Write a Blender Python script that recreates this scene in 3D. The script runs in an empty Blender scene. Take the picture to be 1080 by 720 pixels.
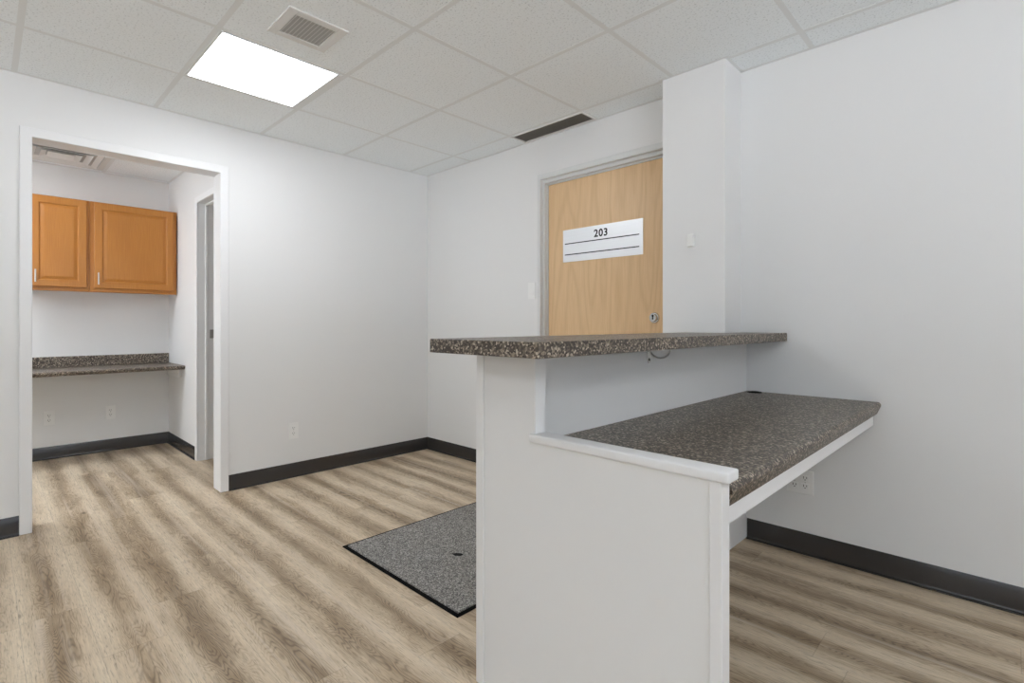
import bpy, bmesh, math, random
from mathutils import Vector, Matrix

# ------------------------------------------------------------------ scene, camera, light
scene = bpy.context.scene
C = scene.collection
EXPOSURE = -0.56
LAMP = 21.5            # radiance of the ceiling light lenses
SKY = (0.80, 0.90, 1.05, 1)
GROUND_FILL = (5.0, 5.3, 5.8, 1)  # bright unseen ground, added to throw light up onto the ceiling
DAY = 2.6             # world strength, entering through the added, unseen windows
W, Hpx = 1080, 720
cam_data = bpy.data.cameras.new('camera')
cam_data.sensor_fit = 'HORIZONTAL'
cam_data.sensor_width = 36.0
cam_data.lens = 36.0 * 542.9 / W
cam_data.shift_y = (341.61 - 360.0) / W
cam_data.clip_start = 0.02
cam = bpy.data.objects.new('camera', cam_data)
cam.location = (3.7168, -2.7504, 1.1006)
cam.rotation_euler = (math.radians(90), 0, 2.34199792 - math.radians(90))
C.objects.link(cam)
scene.camera = cam

world = bpy.data.worlds.new('world'); scene.world = world
world.use_nodes = True
wn = world.node_tree
wtc = wn.nodes.new('ShaderNodeTexCoord'); wsx = wn.nodes.new('ShaderNodeSeparateXYZ'); wmx = wn.nodes.new('ShaderNodeMix')
wmr = wn.nodes.new('ShaderNodeMapRange'); wmr.inputs['From Min'].default_value = -0.03; wmr.inputs['From Max'].default_value = 0.03
wmx.data_type = 'RGBA'; wmx.inputs['A'].default_value = GROUND_FILL; wmx.inputs['B'].default_value = SKY
wn.links.new(wtc.outputs['Generated'], wsx.inputs[0]); wn.links.new(wsx.outputs['Z'], wmr.inputs['Value'])
wn.links.new(wmr.outputs[0], wmx.inputs['Factor']); wn.links.new(wmx.outputs['Result'], wn.nodes['Background'].inputs[0])
world.node_tree.nodes['Background'].inputs[1].default_value = DAY

vs = scene.view_settings
scene.display_settings.display_device = 'sRGB'
vs.view_transform = 'Standard'; vs.look = 'None'; vs.gamma = 1.0
vs.use_curve_mapping = False
vs.exposure = EXPOSURE
try:
    scene.cycles.max_bounces = 16; scene.cycles.diffuse_bounces = 10
except Exception:
    pass

H = 2.406             # underside of the ceiling grid
GX, GY, M = -0.0098, -0.1971, 0.6096     # ceiling grid: x = GX + M*i, y = GY - M*j

# ------------------------------------------------------------------ materials
def srgb(r, g, b):
    f = lambda c: (c / 255 / 12.92) if c / 255 <= 0.04045 else ((c / 255 + 0.055) / 1.055) ** 2.4
    return (f(r), f(g), f(b), 1.0)

class NT:
    def __init__(s, name, rough=0.5, metallic=0.0, spec=0.5):
        s.m = bpy.data.materials.new(name); s.m.use_nodes = True
        s.nt = s.m.node_tree; s.b = s.nt.nodes['Principled BSDF']
        s.b.inputs['Roughness'].default_value = rough
        s.b.inputs['Metallic'].default_value = metallic
        s.b.inputs['Specular IOR Level'].default_value = spec
    def node(s, t, **kw):
        n = s.nt.nodes.new(t)
        for k, v in kw.items(): setattr(n, k, v)
        return n
    def put(s, sock, v):
        if isinstance(v, bpy.types.NodeSocket): s.nt.links.new(v, sock)
        else: sock.default_value = v
    def math(s, op, a, b=0.0, c=0.0, clamp=False):
        n = s.node('ShaderNodeMath', operation=op, use_clamp=clamp)
        for i, v in enumerate((a, b, c)): s.put(n.inputs[i], v)
        return n.outputs[0]
    def obj(s):
        return s.node('ShaderNodeTexCoord').outputs['Object']
    def scale(s, v, sx, sy, sz, off=None):
        n = s.node('ShaderNodeMapping'); s.put(n.inputs['Vector'], v)
        n.inputs['Scale'].default_value = (sx, sy, sz)
        if off is not None: s.put(n.inputs['Location'], off)
        return n.outputs[0]
    def noise(s, v, scale, detail=2.0, rough=0.5, dist=0.0):
        n = s.node('ShaderNodeTexNoise'); s.put(n.inputs['Vector'], v)
        n.inputs['Scale'].default_value = scale; n.inputs['Detail'].default_value = detail
        n.inputs['Roughness'].default_value = rough; n.inputs['Distortion'].default_value = dist
        return n.outputs['Fac']
    def ramp(s, f, stops, interp='LINEAR'):
        n = s.node('ShaderNodeValToRGB'); s.put(n.inputs[0], f)
        n.color_ramp.interpolation = interp
        e = n.color_ramp.elements
        while len(e) < len(stops): e.new(0.5)
        for i, (p, c) in enumerate(stops):
            e[i].position = p; e[i].color = c
        return n.outputs[0]
    def mix(s, f, a, b, blend='MIX'):
        n = s.node('ShaderNodeMix', data_type='RGBA', blend_type=blend)
        s.put(n.inputs['Factor'], f); s.put(n.inputs['A'], a); s.put(n.inputs['B'], b)
        return n.outputs['Result']
    def sep(s, v):
        n = s.node('ShaderNodeSeparateXYZ'); s.put(n.inputs[0], v); return n.outputs
    def comb(s, x, y, z):
        n = s.node('ShaderNodeCombineXYZ')
        for i, v in enumerate((x, y, z)): s.put(n.inputs[i], v)
        return n.outputs[0]
    def white(s, v):
        n = s.node('ShaderNodeTexWhiteNoise', noise_dimensions='3D'); s.put(n.inputs['Vector'], v); return n.outputs
    def col(s, c): s.put(s.b.inputs['Base Color'], c); return s
    def bump(s, h, strength=0.2, dist=0.002):
        n = s.node('ShaderNodeBump'); n.inputs['Strength'].default_value = strength
        n.inputs['Distance'].default_value = dist
        s.put(n.inputs['Height'], h); s.nt.links.new(n.outputs[0], s.b.inputs['Normal']); return s

def paint(name, rgb, rough=0.6, tex=0.05, spec=0.35):
    n = NT(name, rough, spec=spec)
    a = n.noise(n.obj(), 90, 3); b = n.noise(n.obj(), 1.7, 3)
    n.col(n.mix(n.math('MULTIPLY', b, 0.05), rgb, tuple(0.9 * c for c in rgb[:3]) + (1,)))
    if tex: n.bump(a, tex, 0.001)
    return n.m

def speckle(name):
    n = NT(name, 0.38, spec=0.45)
    o = n.obj()
    v = n.node('ShaderNodeTexVoronoi'); n.put(v.inputs['Vector'], o); v.inputs['Scale'].default_value = 190
    r = n.sep(v.outputs['Color'])[0]
    base = n.ramp(r, [(0.0, srgb(33, 29, 26)), (0.28, srgb(60, 53, 47)), (0.52, srgb(98, 89, 79)),
                      (0.72, srgb(146, 134, 119)), (0.90, srgb(196, 184, 167))], 'CONSTANT')
    f = n.noise(o, 500, 2)
    base = n.mix(0.22, base, n.ramp(f, [(0.3, srgb(48, 41, 36)), (0.7, srgb(140, 125, 109))]))
    n.col(base)
    return n.m

def wood(name, axis, light, mid, dark, rough=0.4, ring=26.0, strength=0.35, lo=1.1, hi=5.5):
    """fine straight grain with cathedral contour figure, grain running along axis"""
    n = NT(name, rough, spec=0.45); o = n.obj()
    sc = [hi, hi, hi]; sc[axis] = lo
    h = n.noise(n.scale(o, *sc), 1.0, 1.5, 0.4)
    c = n.math('SINE', n.math('MULTIPLY', h, ring * 6.28))
    c = n.math('MULTIPLY_ADD', c, 0.5, 0.5)
    fs = [260, 260, 260]; fs[axis] = 7
    f = n.noise(n.scale(o, *fs), 1.0, 3)
    base = n.ramp(f, [(0.25, mid), (0.75, light)])
    m = n.math('MULTIPLY', n.math('POWER', c, 2.5), strength)
    n.col(n.mix(m, base, dark)); n.bump(f, 0.06, 0.001)
    return n.m

def floor_material():
    n = NT('vinyl_plank_floor', 0.42, spec=0.4); o = n.obj()
    x, y, z = n.sep(o)
    PW, PL = 0.182, 1.22
    yy = n.math('DIVIDE', n.math('ADD', y, 0.06), PW)
    row = n.math('FLOOR', yy); fy = n.math('FRACT', yy)
    rr = n.white(n.comb(row, 3.7, 1.3))[0]
    xx = n.math('DIVIDE', n.math('ADD', x, n.math('MULTIPLY', rr, PL)), PL)
    colm = n.math('FLOOR', xx); fx = n.math('FRACT', xx)
    rnd = n.white(n.comb(row, colm, 0.5)); v = rnd[0]
    r3 = n.node('ShaderNodeVectorMath', operation='SCALE'); n.put(r3.inputs[0], rnd[1]); r3.inputs['Scale'].default_value = 40
    p = n.node('ShaderNodeVectorMath', operation='ADD'); n.put(p.inputs[0], o); n.put(p.inputs[1], r3.outputs[0])
    P = p.outputs[0]
    # cathedral contours, fibres, pores and pale streaks
    h = n.noise(n.scale(P, 1.1, 6.5, 1), 1.0, 3.0, 0.5, 0.2)
    ringv = n.math('MULTIPLY_ADD', n.math('SINE', n.math('MULTIPLY', h, 330)), 0.5, 0.5)
    fibre = n.noise(n.scale(P, 10, 190, 1), 1.0, 3)
    pores = n.noise(n.scale(P, 22, 330, 1), 1.0, 2)
    streak = n.noise(n.scale(P, 0.8, 15, 1), 1.0, 4, 0.6)
    pale = n.noise(n.scale(P, 0.7, 34, 1), 1.0, 2, 0.5)
    patch = n.noise(n.scale(P, 2.6, 9.0, 1), 1.0, 4, 0.62, 0.4)
    # heartwood in the middle of a board, sapwood towards its edges
    e = n.math('MULTIPLY', n.math('ABSOLUTE', n.math('SUBTRACT', fy, 0.5)), 2.0)
    t = n.math('MULTIPLY', e, 0.32)
    t = n.math('ADD', t, n.math('MULTIPLY', patch, 0.50))
    t = n.math('ADD', t, n.math('MULTIPLY', streak, 0.36))
    t = n.math('ADD', t, n.math('MULTIPLY', n.math('SUBTRACT', v, 0.5), 0.12))
    base = n.ramp(t, [(0.36, FD), (0.52, FM), (0.64, FL), (0.80, FX)])
    heart = n.ramp(t, [(0.42, (1, 1, 1, 1)), (0.66, (0, 0, 0, 1))])
    rg = n.math('MULTIPLY', n.math('POWER', ringv, 3.0), n.math('MULTIPLY_ADD', heart, 0.70, 0.08))
    base = n.mix(rg, base, FR)
    base = n.mix(n.math('MULTIPLY', n.math('SUBTRACT', fibre, 0.35, clamp=True), 0.55), base, FR)
    base = n.mix(n.math('MULTIPLY', n.math('SUBTRACT', pores, 0.55, clamp=True), 2.8, clamp=True), base, FK)
    base = n.mix(n.math('MULTIPLY', n.math('SUBTRACT', pale, 0.56, clamp=True), 2.4, clamp=True), base, FW)
    # knots
    k = n.node('ShaderNodeTexVoronoi'); n.put(k.inputs['Vector'], n.scale(P, 2.2, 4.2, 1)); k.inputs['Scale'].default_value = 1.0
    kn = n.math('SUBTRACT', 1.0, n.math('DIVIDE', k.outputs['Distance'], 0.075), clamp=True)
    base = n.mix(n.math('MULTIPLY', kn, 0.9), base, FK)
    # seams
    s1 = n.math('LESS_THAN', n.math('MINIMUM', fy, n.math('SUBTRACT', 1.0, fy)), 0.006)
    s2 = n.math('LESS_THAN', n.math('MINIMUM', fx, n.math('SUBTRACT', 1.0, fx)), 0.0012)
    base = n.mix(n.math('MULTIPLY', n.math('MAXIMUM', s1, s2), 0.22), base, FK)
    n.col(base); n.bump(fibre, 0.08, 0.001)
    return n.m
FX = srgb(222, 206, 181); FL = srgb(208, 190, 164); FM = srgb(185, 165, 138); FD = srgb(149, 129, 103)
FR = srgb(108, 90, 71); FK = srgb(76, 62, 51); FW = srgb(214, 201, 185)

def tile_material():
    n = NT('mineral_fibre_ceiling_tile', 0.9, spec=0.1); o = n.obj()
    a = n.noise(o, 110, 3, 0.6)
    pits = n.ramp(a, [(0.34, (0, 0, 0, 1)), (0.44, (1, 1, 1, 1))])
    big = n.noise(o, 330, 2)
    c = n.mix(pits, srgb(216, 221, 224), srgb(244, 249, 252))
    c = n.mix(n.math('MULTIPLY', big, 0.10), c, srgb(200, 200, 199))
    n.col(c); n.bump(a, 0.35, 0.003)
    return n.m

def mat_material():
    n = NT('grey_loop_pile', 0.95, spec=0.05); o = n.obj()
    a = n.noise(o, 340, 3, 0.7); b = n.noise(o, 6, 2)
    v = n.node('ShaderNodeTexVoronoi'); n.put(v.inputs['Vector'], o); v.inputs['Scale'].default_value = 260
    r = n.sep(v.outputs['Color'])[0]
    t = n.math('ADD', n.math('MULTIPLY', a, 0.6), n.math('MULTIPLY', r, 0.4))
    n.col(n.ramp(t, [(0.25, srgb(72, 71, 70)), (0.5, srgb(129, 127, 124)), (0.75, srgb(198, 195, 190))]))
    n.bump(a, 0.6, 0.004)
    return n.m

def brushed(name, rgb, rough=0.3, metallic=1.0, axis=0):
    n = NT(name, rough, metallic); o = n.obj()
    sc = [400, 400, 400]; sc[axis] = 6
    f = n.noise(n.scale(o, *sc), 1.0, 2)
    n.col(n.mix(n.math('MULTIPLY', f, 0.35), rgb, tuple(0.75 * c for c in rgb[:3]) + (1,)))
    return n.m

def flat(name, rgb, rough=0.5, spec=0.5, metallic=0.0):
    n = NT(name, rough, metallic, spec)
    f = n.noise(n.obj(), 60, 2)
    n.col(n.mix(n.math('MULTIPLY', f, 0.12), rgb, tuple(0.85 * c for c in rgb[:3]) + (1,)))
    return n.m

def lens_material():
    n = NT('lit_acrylic_lens', 0.5)
    n.col((0.9, 0.9, 0.9, 1))
    n.b.inputs['Emission Color'].default_value = (0.945, 0.985, 1.045, 1)
    n.b.inputs['Emission Strength'].default_value = LAMP
    return n.m

MAT = dict(
    wall=paint('wall_paint', srgb(226, 226, 225), 0.65, 0.04),
    trim=paint('white_trim_enamel', srgb(229, 229, 229), 0.4, 0.02, 0.5),
    desk=paint('white_desk_paint', srgb(228, 228, 227), 0.5, 0.03),
    frame=paint('door_frame_enamel', srgb(214, 215, 214), 0.35, 0.0, 0.5),
    tile=tile_material(),
    grid=flat('ceiling_grid_enamel', srgb(230, 233, 234), 0.6, 0.2),
    floor=floor_material(),
    base=flat('black_rubber_base', srgb(52, 49, 47), 0.2, 0.6),
    lam=speckle('speckled_brown_laminate'),
    oak=wood('pale_oak_veneer', 2, srgb(226, 193, 150), srgb(214, 178, 133), srgb(184, 145, 103), 0.36, 16.0, 0.22, 0.5, 4.0),
    maple=wood('honey_maple', 2, srgb(187, 126, 58), srgb(173, 111, 45), srgb(145, 87, 31), 0.32, 3.0, 0.16, 1.2, 3.0),
    maple_h=wood('honey_maple_rail', 1, srgb(187, 126, 58), srgb(173, 111, 45), srgb(145, 87, 31), 0.32, 3.0, 0.16, 1.2, 3.0),
    pile=mat_material(),
    rubber=flat('black_rubber_edge', srgb(11, 10, 10), 0.8, 0.1),
    black=flat('matte_black', srgb(9, 9, 9), 0.7, 0.2),
    ink=flat('black_ink', srgb(22, 22, 24), 0.5, 0.3),
    alu=brushed('brushed_aluminium', srgb(226, 228, 230), 0.36, 0.75),
    chrome=brushed('polished_chrome', srgb(196, 195, 192), 0.1),
    steel=brushed('satin_steel', srgb(205, 204, 200), 0.3),
    plastic=flat('white_plastic', srgb(234, 234, 232), 0.35),
    slotdark=flat('dark_slot', srgb(52, 51, 49), 0.6),
    ventdark=flat('vent_throat', srgb(186, 186, 185), 0.8, 0.2),
    grille=flat('grille_enamel', srgb(224, 224, 222), 0.45),
    louvre=flat('dark_louvre', srgb(150, 147, 142), 0.5),
    lens=lens_material(),
)

# ------------------------------------------------------------------ mesh helpers (world coordinates)
def box(bm, x0, x1, y0, y1, z0, z1, bev=0.0, seg=2):
    r = bmesh.ops.create_cube(bm, size=1.0)
    for v in r['verts']:
        v.co = Vector((x0 + (v.co.x + .5) * (x1 - x0), y0 + (v.co.y + .5) * (y1 - y0), z0 + (v.co.z + .5) * (z1 - z0)))
    if bev:
        es = list({e for v in r['verts'] for e in v.link_edges})
        bmesh.ops.bevel(bm, geom=es, offset=bev, segments=seg, profile=0.5, affect='EDGES')
    return bm

def prism(bm, pts, axis, a, b, bev=0.0, seg=2):
    """polygon extruded along axis; pts in the other two axes in cyclic order (x:yz, y:xz, z:xy)"""
    def P(p, t):
        return {'x': (t, p[0], p[1]), 'y': (p[0], t, p[1]), 'z': (p[0], p[1], t)}[axis]
    A = [bm.verts.new(P(p, a)) for p in pts]; B = [bm.verts.new(P(p, b)) for p in pts]
    fs = [bm.faces.new(A), bm.faces.new(B[::-1])]
    n = len(pts)
    for i in range(n):
        fs.append(bm.faces.new((A[i], B[i], B[(i + 1) % n], A[(i + 1) % n])))
    bmesh.ops.recalc_face_normals(bm, faces=fs)
    if bev:
        es = list({e for v in A + B for e in v.link_edges})
        bmesh.ops.bevel(bm, geom=es, offset=bev, segments=seg, profile=0.5, affect='EDGES')
    return bm

def cyl(bm, c, r, h, axis='z', n=32, r2=None):
    """cylinder/cone standing on c, growing h along +axis (h may be negative)"""
    r2 = r if r2 is None else r2
    ring = []
    for (rad, t) in ((r, 0), (r2, h)):
        vs_ = []
        for i in range(n):
            a = 2 * math.pi * i / n; u, w = rad * math.cos(a), rad * math.sin(a)
            d = {'z': (u, w, t), 'y': (u, t, w), 'x': (t, u, w)}[axis]
            vs_.append(bm.verts.new(Vector(c) + Vector(d)))
        ring.append(vs_)
    fs = [bm.faces.new(ring[0]), bm.faces.new(ring[1][::-1])]
    for i in range(n):
        fs.append(bm.faces.new((ring[0][i], ring[1][i], ring[1][(i + 1) % n], ring[0][(i + 1) % n])))
    bmesh.ops.recalc_face_normals(bm, faces=fs)
    return bm

def tube(bm, pts, r, n=10):
    pts = [Vector(p) for p in pts]; rings = []
    for i, p in enumerate(pts):
        d = (pts[min(i + 1, len(pts) - 1)] - pts[max(i - 1, 0)]).normalized()
        up = Vector((0, 0, 1)) if abs(d.z) < 0.9 else Vector((1, 0, 0))
        s = d.cross(up).normalized(); u = s.cross(d)
        rings.append([bm.verts.new(p + s * r * math.cos(2 * math.pi * k / n) + u * r * math.sin(2 * math.pi * k / n)) for k in range(n)])
    fs = [bm.faces.new(rings[0]), bm.faces.new(rings[-1][::-1])]
    for a, b in zip(rings, rings[1:]):
        for k in range(n): fs.append(bm.faces.new((a[k], b[k], b[(k + 1) % n], a[(k + 1) % n])))
    bmesh.ops.recalc_face_normals(bm, faces=fs)
    return bm

def new(): return bmesh.new()

def obj(name, bm, mat, parent=None, smooth=False, label=None):
    """link bm (world coordinates) as one mesh object, its origin at its own base centre"""
    xs = [v.co for v in bm.verts]
    lo = Vector([min(c[i] for c in xs) for i in range(3)]); hi = Vector([max(c[i] for c in xs) for i in range(3)])
    org = Vector(((lo.x + hi.x) / 2, (lo.y + hi.y) / 2, lo.z))
    for v in bm.verts: v.co -= org
    me = bpy.data.meshes.new(name); bm.to_mesh(me); bm.free()
    me.materials.append(MAT[mat])
    if smooth:
        for p in me.polygons: p.use_smooth = True
        try: me.set_sharp_from_angle(angle=math.radians(38))
        except Exception: pass
    o = bpy.data.objects.new(name, me); C.objects.link(o)
    if parent is not None:
        o.parent = parent
        base = Vector(parent.location)
        if parent.parent is not None: base = base + Vector(parent.parent.location)
        o.location = org - base
    else:
        o.location = org
    if label: o['label'] = label
    return o

def tag(o, label, cat, group=None):
    o['label'] = label; o['category'] = cat
    if group: o['group'] = group
    return o

def thing(name, label, cat, loc, group=None):
    o = bpy.data.objects.new(name, None); C.objects.link(o); o.location = loc
    o.empty_display_size = 0.05
    return tag(o, label, cat, group)

def struct(name, bm, mat, parent=None, smooth=False):
    o = obj(name, bm, mat, parent, smooth)
    if parent is None: o['kind'] = 'structure'
    return o

# ------------------------------------------------------------------ the setting
XR, YF = 6.2, -6.2                  # far ends of the room behind the camera
AX, AY = -1.915, -1.541             # alcove: back wall and side wall planes
b = new(); box(b, -2.1, XR + .12, YF - .12, .4, -.06, 0.0)
fl = struct('floor', b, 'floor')
b = new(); box(b, -2.1, XR + .12, YF - .12, .4, H + .0009, H + .07)
ceil = struct('ceiling', b, 'tile')

# ceiling grid (T-bars and wall angles)
b = new()
zb, zt = H, H + .0015
hw = .012
def bars_x(x0, x1, js, y_ok):
    for j in js:
        y = GY - M * j
        if y_ok[0] < y < y_ok[1]: box(b, x0, x1, y - hw, y + hw, zb, zt)
def bars_y(y0, y1, is_):
    for i in is_:
        x = GX + M * i
        n = max(1, int(round((y1 - y0) / M)))
        box(b, x - hw, x + hw, y0, y1, zb + .0002, zt)
bars_x(.002, XR, range(0, 10), (YF, 0))
bars_y(YF, -.002, range(1, 4)); bars_y(YF, -.208, [4]); bars_y(YF, -.002, range(5, 11))
bars_x(AX, -.122, range(3, 10), (YF, AY))
bars_y(YF, AY - .002, [-2, -3, -1])
# perimeter angles
an = .020
box(b, .001, .001 + an, YF, 0, zb + .0004, zt); box(b, 0, 2.368, -an - .001, -.001, zb + .0004, zt)
box(b, 2.708, XR, -an - .001, -.001, zb + .0004, zt)
box(b, 2.35, 2.725, -.206 - .014, -.206, zb + .0004, zt); box(b, 2.706, 2.706 + .014, -.206, 0, zb + .0004, zt)
box(b, AX + .001, AX + an, YF, AY, zb + .0004, zt); box(b, AX, -.12, AY - an, AY - .001, zb + .0004, zt)
struct('ceiling_grid', b, 'grid', ceil)

# wall_left, with the cased opening
OY0, OY1, OZ = -2.580, -1.655, 2.100
b = new()
box(b, -.12, 0, YF, OY0, 0, H + .002); box(b, -.12, 0, OY1, .12, 0, H + .002); box(b, -.12, 0, OY0, OY1, OZ, H + .002)
struct('wall_left', b, 'wall')
# wall_back, with the door opening
DX0, DX1, DZ = 1.324, 2.321, 2.1245
b = new()
box(b, 0, DX0, 0, .12, 0, H + .002); box(b, DX1, XR, 0, .12, 0, H + .002); box(b, DX0, DX1, 0, .12, DZ, H + .002); box(b, AX, -.12, 0, .12, 0, H + .002)
struct('wall_back', b, 'wall')
b = new(); box(b, 2.370, 2.705, -.205, 0, 0, H + .002, .002); struct('wall_column', b, 'wall')
WRY0, WRY1, WZ0, WZ1 = -4.6, -2.0, .85, 2.25      # unseen windows added behind the camera to brighten walls and ceiling
WFX0, WFX1 = 2.7, 4.2
b = new()
box(b, XR, XR + .12, YF, WRY0, 0, H + .002); box(b, XR, XR + .12, WRY1, 0, 0, H + .002); box(b, XR, XR + .12, WRY0, WRY1, 0, WZ0); box(b, XR, XR + .12, WRY0, WRY1, WZ1, H + .002)
struct('wall_right', b, 'wall')
b = new()
box(b, -.12, WFX0, YF - .12, YF, 0, H + .002); box(b, WFX1, XR + .12, YF - .12, YF, 0, H + .002); box(b, WFX0, WFX1, YF - .12, YF, 0, WZ0); box(b, WFX0, WFX1, YF - .12, YF, WZ1, H + .002)
struct('wall_front', b, 'wall')
b = new(); fw_ = .05
for k in range(4):
    y = WRY0 + (WRY1 - WRY0 - fw_) * k / 3; box(b, XR + .03, XR + .08, y, y + fw_, WZ0, WZ1)
box(b, XR + .03, XR + .08, WRY0, WRY1, WZ0, WZ0 + fw_); box(b, XR + .03, XR + .08, WRY0, WRY1, WZ1 - fw_, WZ1)
struct('added_window_1', b, 'trim')  # bars of an unseen opening, added to let fill daylight in from the right
b = new()
for k in range(5):
    x = WFX0 + (WFX1 - WFX0 - fw_) * k / 4; box(b, x, x + fw_, YF - .08, YF - .03, WZ0, WZ1)
box(b, WFX0, WFX1, YF - .08, YF - .03, WZ0, WZ0 + fw_); box(b, WFX0, WFX1, YF - .08, YF - .03, WZ1 - fw_, WZ1)
struct('added_window_2', b, 'trim')  # bars of the unseen front opening, also added for fill daylight
# alcove and the room beside it
SX0, SX1, SZ = -.992, -.20, 2.085    # opening in the alcove's side wall
b = new(); box(b, AX - .12, AX, YF, .12, 0, H + .002); struct('wall_alcove_back', b, 'wall')
b = new()
box(b, AX, SX0, AY, AY + .12, 0, H + .002); box(b, SX1, -.12, AY, AY + .12, 0, H + .002); box(b, SX0, SX1, AY, AY + .12, SZ, H + .002)
struct('wall_alcove_side', b, 'wall')
b = new()
ax0, ax1 = AX + .25, -.37
box(b, AX, ax0, YF - .12, YF, 0, H + .002); box(b, ax1, -.12, YF - .12, YF, 0, H + .002); box(b, ax0, ax1, YF - .12, YF, 0, WZ0); box(b, ax0, ax1, YF - .12, YF, WZ1, H + .002)
struct('wall_alcove_end', b, 'wall')
b = new()
box(b, ax0, ax0 + fw_, YF - .08, YF - .03, WZ0, WZ1); box(b, ax1 - fw_, ax1, YF - .08, YF - .03, WZ0, WZ1)
box(b, ax0, ax1, YF - .08, YF - .03, WZ0, WZ0 + fw_); box(b, ax0, ax1, YF - .08, YF - .03, WZ1 - fw_, WZ1)
struct('added_window_3', b, 'trim')  # unseen opening added to send more daylight down the alcove

# casing helpers: a mitred frame on a wall plane
def casing(bm, lo, hi, top, w, plane, pos, sgn, t=.013, bevel=.003):
    """U-shaped flat casing round an opening lo..hi x 0..top; plane 'x' or 'y' at pos, standing proud towards sgn"""
    a0, a1 = pos, pos + sgn * t
    prof = [(lo - w, 0), (lo, 0), (lo, top), (hi, top), (hi, 0), (hi + w, 0), (hi + w, top + w), (lo - w, top + w)]
    prism(bm, prof, plane, min(a0, a1), max(a0, a1), bevel, 1)

# trim_1: white cased opening to the alcove
b = new()
J = .013
casing(b, OY0 + J, OY1 - J, OZ - J, .050, 'x', 0.0005, 1, .012)
casing(b, OY0 + J, OY1 - J, OZ - J, .050, 'x', -.1205, -1, .012)
prism(b, [(OY0, 0), (OY0 + J - .003, 0), (OY0 + J - .003, OZ - J + .003), (OY1 - J + .003, OZ - J + .003), (OY1 - J + .003, 0), (OY1, 0), (OY1, OZ), (OY0, OZ)], 'x', -.1205, .0005)
struct('trim_1', b, 'trim')

# door_2: cased doorway in the alcove's side wall (frame with stop and strike)
b = new()
casing(b, SX0 + J, SX1 - J, SZ - J, .050, 'y', AY - .0005, -1, .012)
prism(b, [(SX0, 0), (SX0 + J, 0), (SX0 + J, SZ - J), (SX1 - J, SZ - J), (SX1 - J, 0), (SX1, 0), (SX1, SZ), (SX0, SZ)], 'y', AY - .0005, AY + .1205)
q = J + .013
prism(b, [(SX0 + J, 0), (SX0 + q, 0), (SX0 + q, SZ - q), (SX1 - q, SZ - q), (SX1 - q, 0), (SX1 - J, 0), (SX1 - J, SZ - J), (SX0 + J, SZ - J)], 'y', AY + .050, AY + .068, .0015, 1)
d2 = struct('door_2', b, 'trim')
b = new(); box(b, SX0 + J, SX0 + J + .002, AY + .084, AY + .119, .985, 1.055, .0006, 1)
box(b, SX0 + J + .0021, SX0 + J + .0026, AY + .092, AY + .108, 1.005, 1.035)
obj('strike_plate', b, 'louvre', d2, label='dark metal strike plate')

# door_1: oak door 203 in its white frame
b = new()
fo, ro, fz0 = 1.302, 2.343, 2.156
# stepped frame profile swept round the opening (x, y offsets from the outer edge inwards)
prof = [(0, .001), (0, -.008), (.002, -.010), (.0245, -.010), (.0265, -.008), (.0265, .022), (.0400, .022), (.0415, .0235), (.0415, .053), (.048, .053), (.048, .11), (.0225, .11), (.0225, .001)]
def sweep(profile, xl, xr, zt_, bm):
    rows = []
    for (o_, y_) in profile:
        rows.append([bm.verts.new(p) for p in ((xl + o_, y_, 0), (xl + o_, y_, zt_ - 1.45 * o_), (xr - o_, y_, zt_ - 1.45 * o_), (xr - o_, y_, 0))])
    fs = []
    n_ = len(rows)
    for i in range(n_):
        a_, c_ = rows[i], rows[(i + 1) % n_]
        for k in range(3): fs.append(bm.faces.new((a_[k], a_[k + 1], c_[k + 1], c_[k])))
    bmesh.ops.recalc_face_normals(bm, faces=fs)
sweep(prof, fo, ro, fz0, b)
d1 = struct('door_1', b, 'frame')
b = new(); box(b, 1.3525, 2.2925, .056, .100, .006, 2.0845, .0012, 1)
leaf = obj('door_leaf', b, 'oak', d1, label='pale oak veneer door leaf')
b = new()
cyl(b, (2.180, .0555, 1.138), .033, -.008, 'y', 40, .030)
cyl(b, (2.180, .0475, 1.138), .024, -.014, 'y', 40, .021)
db = obj('deadbolt', b, 'chrome', d1, True, label='round chrome deadbolt cylinder')
b = new(); box(b, 2.1765, 2.1835, .0322, .0334, 1.128, 1.154); cyl(b, (2.180, .0334, 1.150), .0065, -.0012, 'y', 16)
obj('keyhole', b, 'black', db)
b = new()
cyl(b, (2.180, .0555, .95), .033, -.010, 'y', 40, .030)
cyl(b, (2.180, .0455, .95), .011, -.04, 'y', 24)
box(b, 2.065, 2.192, -.007, .008, .939, .961, .005, 3)
obj('door_handle', b, 'steel', d1, True)

# baseboards: rubber cove base
def base_x(bm, x0, x1, yp, s):     # along x on plane y = yp, proud towards s
    pts = [(yp, 0), (yp + s * .0175, 0), (yp + s * .0175, .0028), (yp + s * .0160, .0045), (yp + s * .0070, .0058), (yp + s * .0050, .0085), (yp + s * .004, .018), (yp + s * .004, .098), (yp + s * .002, .1016), (yp, .1016)]
    prism(bm, pts, 'x', x0, x1)
def base_y(bm, y0, y1, xp, s):
    pts = [(xp, 0), (xp + s * .0175, 0), (xp + s * .0175, .0028), (xp + s * .0160, .0045), (xp + s * .0070, .0058), (xp + s * .0050, .0085), (xp + s * .004, .018), (xp + s * .004, .098), (xp + s * .002, .1016), (xp, .1016)]
    prism(bm, pts, 'y', y0, y1)
def baseboard(name, f, *a):
    b = new()
    for t in a: f(b, *t)
    struct(name, b, 'base', None, True)
baseboard('baseboard_left', base_y, (OY1 + .0375, 0, .0005, 1), (YF, OY0 - .0375, .0005, 1))
baseboard('baseboard_back', base_x, (.0005, 1.301, -.0005, -1), (2.7365, XR, -.0005, -1))
baseboard('baseboard_right', base_y, (YF, -.0, XR - .0005, -1))
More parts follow.
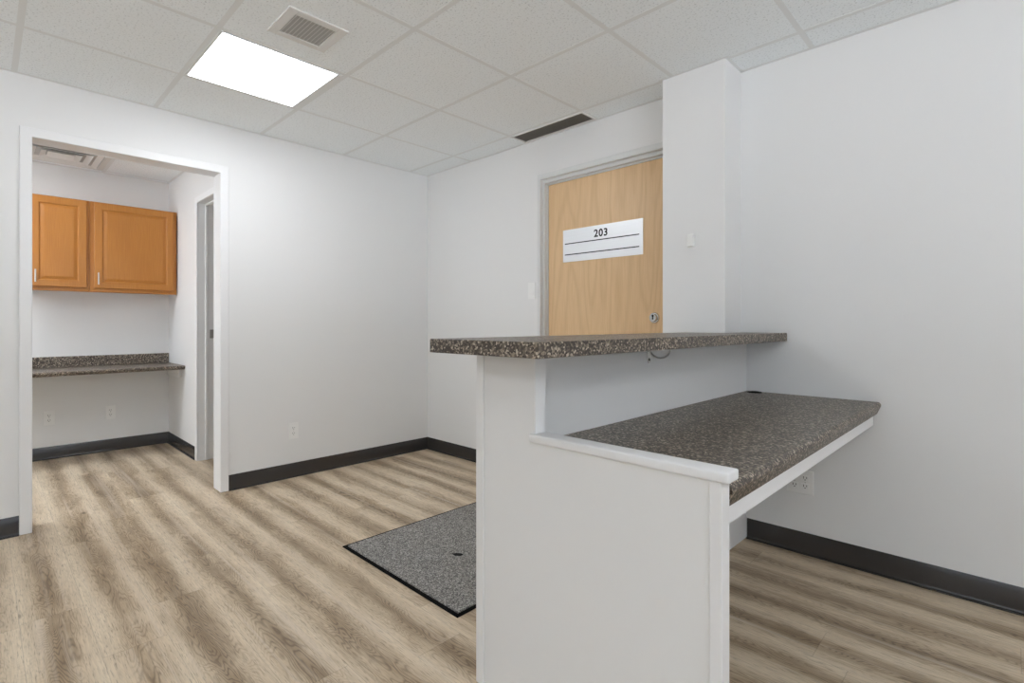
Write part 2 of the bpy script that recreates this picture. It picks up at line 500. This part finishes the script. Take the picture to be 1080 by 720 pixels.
baseboard('baseboard_front', base_x, (0, XR, YF + .0005, 1))
baseboard('baseboard_alcove_back', base_y, (YF, AY, AX + .0005, 1))
baseboard('baseboard_alcove_side', base_x, (AX, SX0 - .0375, AY - .0005, -1))

# ------------------------------------------------------------------ reception desk
desk = thing('reception_desk', 'white painted reception desk with a stepped end panel, built against the right wall', 'desk', (2.88, -.82, 0))
KX = 2.733
def sk(bm):                          # the desk stands half a degree off square
    for v in bm.verts: v.co.x += .0085 * v.co.y
    return bm
b = new()
prism(b, [(2.552, -1.6445), (KX, -1.6445), (KX, -.0015), (2.7075, -.0015), (2.7075, -.2075), (2.552, -.2075)], 'z', .001, 1.0170, .001, 1)
obj('knee_wall', sk(b), 'desk', desk)
PX0, PX1, PS, PY0, PY1, PZ = 2.534, 3.2868, 2.770, -1.685, -1.645, .7725
b = new()
prism(b, [(PX0, .001), (PX1, .001), (PX1, PZ), (PS - .002, PZ), (PS - .002, 1.0170), (PX0, 1.0170)], 'y', PY0, PY1, .002, 2)
obj('end_panel', b, 'desk', desk)
b = new(); box(b, PX0 - .002, PX0 + .030, PY0 - .0055, PY0 - .0005, .001, 1.0170, .0015, 2); obj('corner_trim', b, 'trim', desk)
b = new(); box(b, 3.262, PX1 + .0015, PY0 - .0050, PY0 - .0005, .001, PZ, .0015, 2); obj('corner_trim', b, 'trim', desk)
b = new()
prism(b, [(2.755, PY0 - .010), (3.304, PY0 - .010), (3.304, PY1 + .006), (PS - .001, PY1 + .006), (PS - .001, PY0 - .0007), (2.755, PY0 - .0007)], 'z', .773, .7965, .0045, 3)
obj('cap_rail', b, 'trim', desk, True)
b = new(); box(b, PS - .0015, PS + .003, PY0 - .002, PY1 + .001, .797, 1.0170, .0015, 2); obj('edge_trim', b, 'trim', desk)

# upper countertop
b = new()
prism(b, [(2.487, -1.833), (2.911, -1.833), (2.926, -.003), (2.710, -.003), (2.710, -.210), (2.498, -.210)], 'z', 1.0175, 1.0575, .0025, 2)
tag(obj('transaction_counter', b, 'lam'), 'narrow speckled brown laminate upper counter, raised on the white reception desk', 'countertop')

# lower worktop with rolled front edge and white apron
wt = thing('desk_worktop', 'wide speckled brown laminate lower worktop of the reception desk, meeting the right wall', 'countertop', (3.0, -.8, .655))
zt_, zb_ = .7575, .7035
r_ = .027
prof = [(KX + .0035, zb_), (KX + .0035, zt_)]
for k in range(9):                       # rolled nose, then a face leaning back to the underside
    a = math.pi / 2 - k * math.radians(100) / 8
    prof.append((3.304 - .014 + .014 * math.cos(a), zt_ - .014 + .014 * math.sin(a)))
prof += [(3.291, .709), (3.288, zb_)]
b = new(); prism(b, prof, 'y', -1.638, -.003)
obj('worktop_surface', sk(b), 'lam', wt, True)
b = new(); box(b, 3.264, 3.282, -1.638, -.040, .659, .7005, .001, 1)
obj('apron', sk(b), 'trim', wt, label='white painted apron board under the front edge')
b = new(); cyl(b, (2.790, -.050, .758), .034, .003, 'z', 32, .032); cyl(b, (2.790, -.050, .761), .022, .002, 'z', 32, .020)
obj('cable_grommet', b, 'black', wt, True, label='black round cable grommet in the far corner')

# bracket under the upper counter
br = thing('shelf_bracket', 'small chrome bracket under the speckled upper counter of the reception desk', 'bracket', (KX, -.985, .95))
BY = -0.985
KB, KX = KX, KX - .0085 * .985
b = new()
prism(b, [(BY - .010, 1.0168), (BY + .010, 1.0168), (BY + .010, .962), (BY + .006, .954), (BY, .951), (BY - .006, .954), (BY - .010, .962)], 'x', KX + .0005, KX + .0035, .0006, 1)
obj('wall_flange', b, 'chrome', br)
b = new(); box(b, KX + .0036, KX + .105, BY - .010, BY + .010, 1.0138, 1.0168, .0006, 1); obj('counter_flange', b, 'chrome', br)
b = new(); tube(b, [(KX + .048 - .042 * math.cos(math.pi * k / 14), BY, 1.009 - .036 * math.sin(math.pi * k / 14)) for k in range(15)], .003)
obj('brace', b, 'steel', br, True)
b = new(); cyl(b, (KX + .0036, BY, .966), .0055, .001, 'x', 16); obj('screw', b, 'black', br)

KX = KB
# ------------------------------------------------------------------ floor mat
m = thing('door_mat', 'grey speckled carpet mat with a black rubber border on the plank floor', 'mat', (1.79, -.91, 0))
mx0, mx1, my0, my1 = 1.344, 2.228, -1.512, -.24
b = new()
e = .019
box(b, mx0, mx1, my0, my0 + e, .0005, .004, .001, 1); box(b, mx0, mx1, my1 - e, my1, .0005, .004, .001, 1)
box(b, mx0, mx0 + e, my0 + e, my1 - e, .0005, .004, .001, 1); box(b, mx1 - e, mx1, my0 + e, my1 - e, .0005, .004, .001, 1)
obj('rubber_border', b, 'rubber', m, label='black rubber border')
b = new(); box(b, mx0 + e, mx1 - e, my0 + e, my1 - e, .0006, .0095, .002, 1); obj('pile', b, 'pile', m)
b = new()
prism(b, [(1.812, -1.196), (1.834, -1.199), (1.850, -1.186), (1.856, -1.168), (1.840, -1.166), (1.822, -1.180)], 'z', .0097, .0135, .001, 1)
tag(obj('dark_scrap', b, 'black'), 'tiny black scrap lying on the grey carpet mat', 'scrap')

# ------------------------------------------------------------------ door sign
sg = thing('door_sign', 'brushed aluminium sign plate numbered 203 on the oak door', 'sign', (1.79, .0555, 1.526))
b = new(); box(b, 1.485, 2.104, .0530, .0556, 1.526, 1.747, .0005, 1); obj('plate', b, 'alu', sg)
for z in (1.651, 1.576):
    b = new(); box(b, 1.501, 2.079, .0522, .0529, z - .0032, z + .0032); obj('ruled_line', b, 'ink', sg, label='thin dark line ruled across the plate')
cu = bpy.data.curves.new('number', 'FONT'); cu.body = '203'; cu.size = .068; cu.extrude = .0004; cu.offset = .0016; cu.space_character = 1.1; cu.align_x = 'CENTER'; cu.resolution_u = 6
to = bpy.data.objects.new('number_source', cu); C.objects.link(to)
bpy.context.view_layer.update()
me = bpy.data.meshes.new_from_object(to.evaluated_get(bpy.context.evaluated_depsgraph_get()))
bpy.data.objects.remove(to); bpy.data.curves.remove(cu)
b = new(); b.from_mesh(me); bpy.data.meshes.remove(me)
xs = [v.co.x for v in b.verts]; ys = [v.co.y for v in b.verts]
cx_, cz_ = (min(xs) + max(xs)) / 2, (min(ys) + max(ys)) / 2
for v in b.verts:
    v.co = Vector((1.796 + (v.co.x - cx_), .0525 - v.co.z, 1.696 + (v.co.y - cz_)))
obj('number', b, 'ink', sg, label='black number 203')

# ------------------------------------------------------------------ wall plates
def outlet(name, label, place, gangs=1, group=None, cx=0.0, cz=0.34):
    """place(u, d, z): u along the wall, d out of the wall -> world point"""
    w, h = (.070, .1145) if gangs == 1 else (.116, .1145)
    o = thing(name, label, 'outlet', place(cx, 0, cz - h / 2), group)
    def pb(bm, u0, u1, d0, d1, z0, z1, bev=0.0):
        p, q_ = Vector(place(cx + u0, d0, cz + z0)), Vector(place(cx + u1, d1, cz + z1))
        return box(bm, min(p.x, q_.x), max(p.x, q_.x), min(p.y, q_.y), max(p.y, q_.y), min(p.z, q_.z), max(p.z, q_.z), bev, 2)
    bm = new(); pb(bm, -w / 2, w / 2, .0005, .006, -h / 2, h / 2, .002); pl = obj('cover_plate', bm, 'plastic', o)
    offs = [0] if gangs == 1 else [-.023, .023]
    for u in offs:
        for s in (-1, 1):
            z = s * .0195
            bm = new(); pb(bm, u - .0165, u + .0165, .0061, .0076, z - .014, z + .014, .0008); rc = obj('receptacle', bm, 'plastic', o)
            bm = new()
            pb(bm, u - .0078, u - .0052, .0077, .0080, z - .002, z + .0085); pb(bm, u + .0052, u + .0078, .0077, .0080, z - .001, z + .0075)
            pb(bm, u - .0022, u + .0022, .0077, .0080, z - .0095, z - .005)
            obj('slots', bm, 'slotdark', rc)
        bm = new(); pb(bm, u - .0028, u + .0028, .0061, .0068, -.0028, .0028, .0003); obj('screw', bm, 'steel', o)
    return o
outlet('wall_outlet', 'single white outlet low on the left wall, between the cased opening and the corner', lambda u, d, z: (d, u, z), 1, None, -1.189, .333)
outlet('wall_outlet', 'white double-gang outlet on the right wall below the speckled worktop', lambda u, d, z: (u, -d, z), 2, None, 2.983, .343)
outlet('wall_outlet', 'single white outlet in the alcove under the counter, near the opening left edge', lambda u, d, z: (AX + d, u, z), 1, None, -2.372, .334)
outlet('wall_outlet', 'single white outlet in the alcove under the counter, in the middle of the wall', lambda u, d, z: (AX + d, u, z), 1, None, -1.973, .332)

sw = thing('light_switch', 'white rocker light switch beside the oak door frame', 'switch', (1.245, 0, 1.28))
b = new(); box(b, 1.210, 1.280, -.006, -.0005, 1.280, 1.397, .002, 2); obj('cover_plate', b, 'plastic', sw)
b = new(); prism(b, [(-.0061, 1.305), (-.0115, 1.305), (-.0075, 1.3385), (-.0072, 1.372), (-.0061, 1.372)], 'x', 1.2285, 1.2615, .0004, 1); obj('rocker', b, 'plastic', sw)

ws = thing('wall_sensor', 'small white sensor box on the white column', 'sensor', (2.535, -.205, 1.495))
b = new(); box(b, 2.519, 2.552, -.231, -.2055, 1.497, 1.560, .003, 3); obj('housing', b, 'plastic', ws, True)
b = new(); box(b, 2.523, 2.548, -.2325, -.2312, 1.515, 1.556, .0006, 1); obj('cover', b, 'plastic', ws)

# ------------------------------------------------------------------ alcove: cabinets
FXC = -1.606       # face frame front
def cabinet(label, y0, y1, z0, z1, dy0, dy1, dz0, dz1, py):
    o = thing('wall_cabinet', label, 'cabinet', ((AX + FXC) / 2, (y0 + y1) / 2, z0), 'honey maple wall cabinets')
    b = new()
    box(b, AX + .001, FXC - .0195, y0, y1, z0 + .012, z1, .001, 1)
    obj('body', b, 'maple', o)
    b = new()
    s = .038
    prism(b, [(y0, z0), (y1, z0), (y1, z1), (y0, z1)], 'x', FXC - .019, FXC, .001, 1)
    obj('face_frame', b, 'maple', o)
    # raised-panel door: nested rings
    b = new()
    x1 = FXC + .0205
    rings = [(0, FXC + .0008), (0, x1 - .004), (.004, x1), (.050, x1), (.053, x1 - .003), (.056, x1 - .0085), (.061, x1 - .0085), (.080, x1 - .002), (.083, x1 - .0015)]
    prev = None
    fs = []
    for ins, x in rings:
        r = [b.verts.new((x, dy0 + ins, dz0 + ins)), b.verts.new((x, dy1 - ins, dz0 + ins)), b.verts.new((x, dy1 - ins, dz1 - ins)), b.verts.new((x, dy0 + ins, dz1 - ins))]
        if prev is None: fs.append(b.faces.new(r))
        else:
            for k in range(4): fs.append(b.faces.new((prev[k], prev[(k + 1) % 4], r[(k + 1) % 4], r[k])))
        prev = r
    fs.append(b.faces.new(prev))
    bmesh.ops.recalc_face_normals(b, faces=fs)
    d = obj('door', b, 'maple', o)
    b = new()
    zc = dz0 + .078
    tube(b, [(x1 + .020, py, zc - .048), (x1 + .020, py, zc + .048)], .005)
    tube(b, [(x1 + .0005, py, zc - .036), (x1 + .020, py, zc - .036)], .0042)
    tube(b, [(x1 + .0005, py, zc + .036), (x1 + .020, py, zc + .036)], .0042)
    obj('handle', b, 'steel', d, True, label='satin steel bar pull')
    return o
cabinet('narrow honey maple wall cabinet left of the wider one in the alcove', -2.530, -2.1492, 1.360, 2.090, -2.503, -2.168, 1.390, 2.083, -2.472)
cabinet('wide honey maple wall cabinet against the side wall of the alcove', -2.1478, -1.549, 1.360, 2.090, -2.122, -1.574, 1.390, 2.083, -2.097)

# alcove counter
ac = thing('alcove_counter', 'speckled brown laminate counter with backsplash in the alcove below the maple cabinets', 'countertop', (-1.63, -2.3, .63))
b = new()
zt2, zb2, fx = .746, .713, -1.345
prof = [(AX + .001, zb2), (AX + .001, zt2)]
for k in range(7):
    a = math.pi / 2 - k * math.radians(110) / 6
    prof.append((fx - .010 + .010 * math.cos(a), zt2 - .010 + .010 * math.sin(a)))
prof.append((fx - .022, zb2))
prism(b, prof, 'y', -3.2, AY - .002)
obj('counter_surface', b, 'lam', ac, True)
b = new(); box(b, AX + .001, AX + .021, -3.2, AY - .002, zt2 + .0004, .833, .003, 2); obj('backsplash', b, 'lam', ac)
b = new(); box(b, AX + .03, -1.48, AY - .020, AY - .0015, .635, .7125, .002, 1); obj('support_cleat', b, 'trim', ac, label='white support cleat under the end of the counter')

# ------------------------------------------------------------------ ceiling fixtures
def cell(i, j):
    return GX + M * i, GX + M * (i + 1), GY - M * (j + 1), GY - M * j
def ceiling_light(label, i, j):
    x0, x1, y0, y1 = cell(i, j)
    o = thing('ceiling_light', label, 'ceiling light', ((x0 + x1) / 2, (y0 + y1) / 2, H - .002), 'square recessed ceiling lights')
    b = new(); t = .0128; w = .024; w2 = .042
    for (a0, a1, c0, c1) in ((x0 + t, x1 - t, y0 + t, y0 + w), (x0 + t, x1 - t, y1 - w2, y1 - t), (x0 + t, x0 + w, y0 + w, y1 - w2), (x1 - w, x1 - t, y0 + w, y1 - w2)):
        box(b, a0, a1, c0, c1, H - .0032, H + .0007)
    obj('frame', b, 'grid', o)
    b = new(); box(b, x0 + w, x1 - w, y0 + w, y1 - w2, H - .0020, H + .0007); obj('lens', b, 'lens', o, label='glowing white lens')
    return o
ceiling_light('glowing square ceiling light in front of the small white air grille', 1, 2)
ceiling_light('square ceiling light above the reception desk, out of view', 8, 2)
ceiling_light('square ceiling light behind the camera on the left side', 1, 7)
ceiling_light('square ceiling light behind the camera on the right side', 7, 7)
ceiling_light('square ceiling light inside the alcove, nearest its counter, out of view', -2, 4)
ceiling_light('unseen square light panel added further along the alcove to brighten it', -2, 6)  # extra unseen lamp, added to raise the alcove's brightness
ceiling_light('unseen square light panel added at the far end of the alcove to brighten it', -2, 7)  # another added lamp, unseen, low-angle fill for the alcove

# small supply grille beside the light
g = thing('air_grille', 'small white air grille with parallel slats beside the glowing ceiling light', 'vent', (1.472, -1.745, H))
gx0, gx1, gy0, gy1 = 1.349, 1.594, -1.872, -1.610
ix0, ix1, iy0, iy1 = 1.380, 1.556, -1.832, -1.652
b = new()
zl, zh = H - .0060, H + .0007
box(b, gx0, gx1, gy0, iy0, zl, zh, .001, 1); box(b, gx0, gx1, iy1, gy1, zl, zh, .001, 1); box(b, gx0, ix0, iy0, iy1, zl, zh, .001, 1); box(b, ix1, gx1, iy0, iy1, zl, zh, .001, 1)
obj('frame', b, 'grille', g)
b = new(); box(b, ix0, ix1, iy0, iy1, H - .0003, H + .0007); obj('throat', b, 'ventdark', g, label='dark throat behind the slats')
n_ = 11
for k in range(n_):
    y = iy0 + (iy1 - iy0) * (k + .5) / n_
    b = new(); prism(b, [(y - .0050, H - .0056), (y - .0028, H - .0058), (y + .0014, H - .0008), (y - .0008, H - .0006)], 'x', ix0, ix1)
    obj('slat', b, 'grille', g)

# dark slot return beside the door wall
g = thing('slot_vent', 'long narrow dark air vent in the ceiling above the oak door', 'vent', (1.51, -.107, H))
x0, x1, y0, y1 = 1.222, 1.808, -.172, -.042
b = new()
box(b, x0 - .012, x1 + .012, y0 - .012, y0, zl, zh); box(b, x0 - .012, x1 + .012, y1, y1 + .012, zl, zh); box(b, x0 - .012, x0, y0, y1, zl, zh); box(b, x1, x1 + .012, y0, y1, zl, zh)
obj('frame', b, 'grille', g)
b = new(); box(b, x0, x1, y0, y1, H - .0003, H + .0007); obj('backing', b, 'louvre', g)
for k in range(9):
    y = y0 + (y1 - y0) * (k + .5) / 9
    b = new(); prism(b, [(y - .0050, H - .0050), (y - .0036, H - .0052), (y + .0040, H - .0010), (y + .0026, H - .0008)], 'x', x0, x1)
    obj('louvre', b, 'louvre', g)

# alcove diffuser
x0, x1, y0, y1 = cell(-3, 3)
cxv, cyv = (x0 + x1) / 2, (y0 + y1) / 2
g = thing('ceiling_diffuser', 'square white ceiling diffuser with nested louvres in the alcove ceiling', 'vent', (cxv, cyv, H))
def sqring(bm, h0, z0, h1, z1, t=.0016):
    rr = []
    for h, z in ((h0, z0), (h1, z1), (h1, z1 + t), (h0, z0 + t)):
        rr.append([bm.verts.new((cxv + sx * h, cyv + sy * h, z)) for sx, sy in ((-1, -1), (1, -1), (1, 1), (-1, 1))])
    fs = []
    for i in range(4):
        a, c = rr[i], rr[(i + 1) % 4]
        for k in range(4): fs.append(bm.faces.new((a[k], a[(k + 1) % 4], c[(k + 1) % 4], c[k])))
    bmesh.ops.recalc_face_normals(bm, faces=fs)
b = new(); sqring(b, .290, H - .0030, .252, H - .0030); obj('frame', b, 'grille', g)
b = new(); box(b, cxv - .25, cxv + .25, cyv - .25, cyv + .25, H - .0003, H + .0007); obj('throat', b, 'ventdark', g, label='dark throat behind the louvres')
for h in (.250, .190, .130):
    b = new(); sqring(b, h - .012, H - .014, h - .046, H - .0010); sqring(b, h - .012, H - .014, h - .0125, H - .0170)
    obj('louvre', b, 'grille', g)
b = new(); sqring(b, .078, H - .014, .0005, H - .013); obj('centre_plate', b, 'grille', g)
